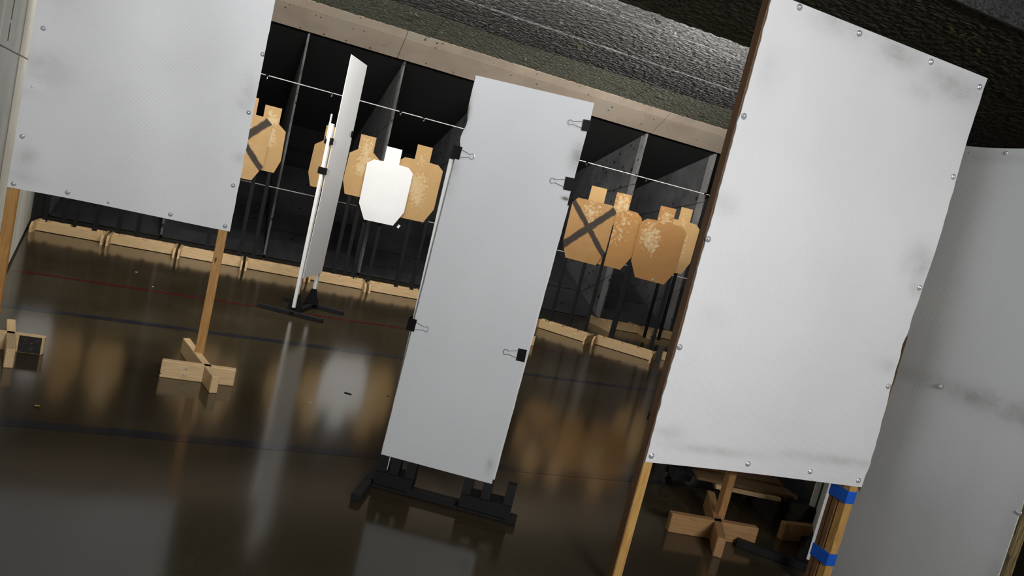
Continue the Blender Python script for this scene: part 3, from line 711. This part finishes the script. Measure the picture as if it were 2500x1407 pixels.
# side panel: runs along the range
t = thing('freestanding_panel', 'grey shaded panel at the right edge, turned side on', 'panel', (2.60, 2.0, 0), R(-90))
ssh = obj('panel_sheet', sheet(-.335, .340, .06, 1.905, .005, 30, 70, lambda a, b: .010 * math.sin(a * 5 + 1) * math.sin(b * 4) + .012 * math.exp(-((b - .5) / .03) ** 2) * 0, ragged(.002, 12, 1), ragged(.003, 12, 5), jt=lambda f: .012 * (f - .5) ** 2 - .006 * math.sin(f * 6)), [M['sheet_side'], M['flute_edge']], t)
screws(ssh, [(-.268, 1.879), (-.116, 1.883), (-.085, .979), (.138, .971), (.335, .671), (.12, 1.885), (.33, 1.2)], -.001)
obj('post', box((.315, .007, .0), (.352, .045, 1.89), .002), M['old_wood'], t); obj('post', box((-.335, .007, .0), (-.297, .045, 1.89), .002), M['old_wood'], t)
obj('cross_rail', box((-.29, .026, .955), (.31, .045, .995), .002), M['post'], t); obj('cross_rail', box((-.29, .026, 1.84), (.31, .045, 1.88), .002), M['post'], t)
# cross stand behind the right panel
t = thing('post_stand', 'pine post on a crossed 2x4 base, behind the big right panel', 'post stand', (2.30, 2.75, 0))
board_on_edge(t, (-.03, -.045), .43, R(-11), 'shaded_x'); board_on_edge(t, (.03, .03), .60, R(60), 'shaded_x')
obj('post', box((.022, .0, .06), (.060, .038, 1.75), .002), M['shaded_z'], t)
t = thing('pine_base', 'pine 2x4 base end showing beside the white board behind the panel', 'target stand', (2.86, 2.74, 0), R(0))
board_on_edge(t, (-.02, .0), .28, R(-2), 'shaded_x')

# ------------------------------------------------------------------ cart
t = thing('dolly', 'low dark dolly with slatted wood deck and casters behind the right panel', 'dolly', (2.80, 3.35, 0), R(-14))
for k in range(4):
    obj('slat', box((-.30, -.32 + k * .15, .113), (.26, -.205 + k * .15, .129), .002), M['shaded_slat_x'], t)
for x in (-.16, .12): obj('bearer', box((x - .03, -.318, .090), (x + .03, .32, .112), .002), M['pine_y'], t)
obj('front_strip', box((-.20, -.345, .092), (.16, -.322, .112), .002), M['pine_x'], t)
for sx, x in ((1, .30), (-1, -.36)):
    bm = bmesh.new()
    pr = [(-.27, .075), (-.29, .12), (-.22, .165), (-.05, .225), (.2, .25), (.34, .25), (.34, .20), (.2, .195), (-.03, .17), (-.18, .115), (-.22, .075)]
    add_prism(bm, pr, 0, x - .05, x + .05); obj('side_rail', bm, M['cart'], t)
for (x, y) in ((.24, -.25), (.10, -.13), (-.34, -.05), (.24, .28), (-.34, .28)):
    bm = bmesh.new(); add_lathe(bm, [(.012, -.02), (.030, -.02), (.036, -.012), (.036, .012), (.030, .02), (.012, .02)], 20, Matrix.Translation((x, y, .036)) @ Matrix.Rotation(R(90), 4, 'Y'))
    for f in bm.faces: f.smooth = False
    c = obj('caster', bm, M['rubber'], t)
    bm = bmesh.new(); add_box(bm, (x - .028, y - .012, .036), (x - .022, y + .02, .11)); add_box(bm, (x + .022, y - .012, .036), (x + .028, y + .02, .11)); add_box(bm, (x - .028, y - .012, .105), (x + .028, y + .03, .125))
    obj('fork', bm, M['cart'], c)

# ------------------------------------------------------------------ cords with clips
def cord(label, z, y, segs):
    pts = []; bm = bmesh.new()
    for a, b in segs:
        n = 24; add_tube(bm, [(a + (b - a) * i / n, y + .004 * noise.noise(Vector((i * .9, z, 0))), z - .008 * math.sin(math.pi * i / n)) for i in range(n + 1)], .005, 6)
    return tag(obj('cord', bm, M['cord']), label, 'cord')
CY = 8.30
cord('upper white cord strung across the black bullet trap', 1.890, CY, [(-1.7, 7.9)])
cord('lower white cord strung across the trap below the targets', .800, CY, [(-1.7, 7.9)])
for x, z, lab in ((.07, 1.888, 'small clip on the upper cord, beside the left panel'), (.72, 1.885, 'small clip on the upper cord, left of the narrow board'),
        (1.46, 1.885, 'small clip on the upper cord, in front of the middle divider'), (1.72, 1.885, 'small clip on the upper cord, between the divider and the tall board'),
        (2.20, 1.883, 'small clip on the upper cord, touching the tall board edge'), (3.73, 1.883, 'small clip on the upper cord, just right of the tall board'),
        (4.24, 1.885, 'small clip on the upper cord, left of the right divider'), (4.40, 1.885, 'small clip on the upper cord, at the right divider'),
        (4.56, 1.885, 'small clip on the upper cord, right of the right divider'), (5.42, 1.888, 'small clip on the upper cord, next to the big right panel'),
        (1.96, .795, 'small clip on the lower cord, under the patched brown target'), (4.24, .80, 'small clip on the lower cord, under the crossed target')):
    c = clip(lab, (x, CY, z), 0, False, .032, hl=.03, wire=.0022); c.rotation_euler = (0, R(90), 0)

for x, y, z, lab in ((1.585, 7.70, .715, 'white paper flake hanging just below the white target'), (4.05, 6.70, .815, 'pale paper flake between the crossed and the largest target')):
    bm = box((-.012, 0, -.018), (.012, .004, .018), .001)
    tag(obj('paper_flake', bm, M['card_white'], None, (x, y, z), (0, R(25), 0)), lab, 'paper')
# ------------------------------------------------------------------ litter on the floor
bm = bmesh.new(); add_lathe(bm, [(.0048, 0), (.0052, .001), (.0045, .0025), (.0048, .004), (.0046, .019), (.0040, .019)], 12, Matrix.Rotation(R(90), 4, 'Y'))
tag(obj('brass_casing', bm, M['brass'], None, (-.60, 3.42, .0052), (0, 0, R(-20))), 'brass cartridge casing lying on the floor at the far left', 'casing')
tag(obj('wood_sliver', box((-.022, -.004, 0), (.022, .004, .004), .001), M['bark'], None, (.78, 4.15, .0008), (0, 0, R(-32))), 'dark wood sliver in the bright floor reflection', 'sliver')
for x, y, a, dark, lab in ((-.62, 6.6, .010, 0, 'pale chip on the dark floor beyond the red line, left'), (-.45, 6.15, .009, 0, 'pale chip lying just beyond the red floor line'), (-.34, 6.05, .009, 1, 'dark fleck lying on the red floor line'),
        (1.55, 5.6, .011, 0, 'pale chip on the floor left of the tall white board'), (2.95, 4.3, .012, 0, 'pale chip on the brown floor right of the tall white board'), (.85, 1.93, .006, 0, 'pale chip nearest the bottom edge of the floor'),
        (.68, 4.75, .011, 1, 'dark fleck at the top of the white reflection, by the blue line'), (1.02, 4.2, .008, 1, 'dark fleck right of the wood sliver'), (.55, 3.9, .006, 0, 'tiny pale chip left of the wood sliver'),
        (.05, 7.1, .010, 1, 'dark fleck on the floor in front of the back pine rails'), (2.45, 3.0, .014, 1, 'dark fleck under the big right white panel')):
    bm = bmesh.new(); add_prism(bm, [(-a, -.3 * a), (-.2 * a, -.5 * a), (a, -.1 * a), (.5 * a, .4 * a), (-.6 * a, .35 * a)], 2, 0, .002)
    tag(obj('floor_fleck' if dark else 'floor_chip', bm, M['bark' if dark else 'chip'], None, (x, y, .0009), (0, 0, rnd.uniform(0, 6))), lab, 'fleck' if dark else 'chip')
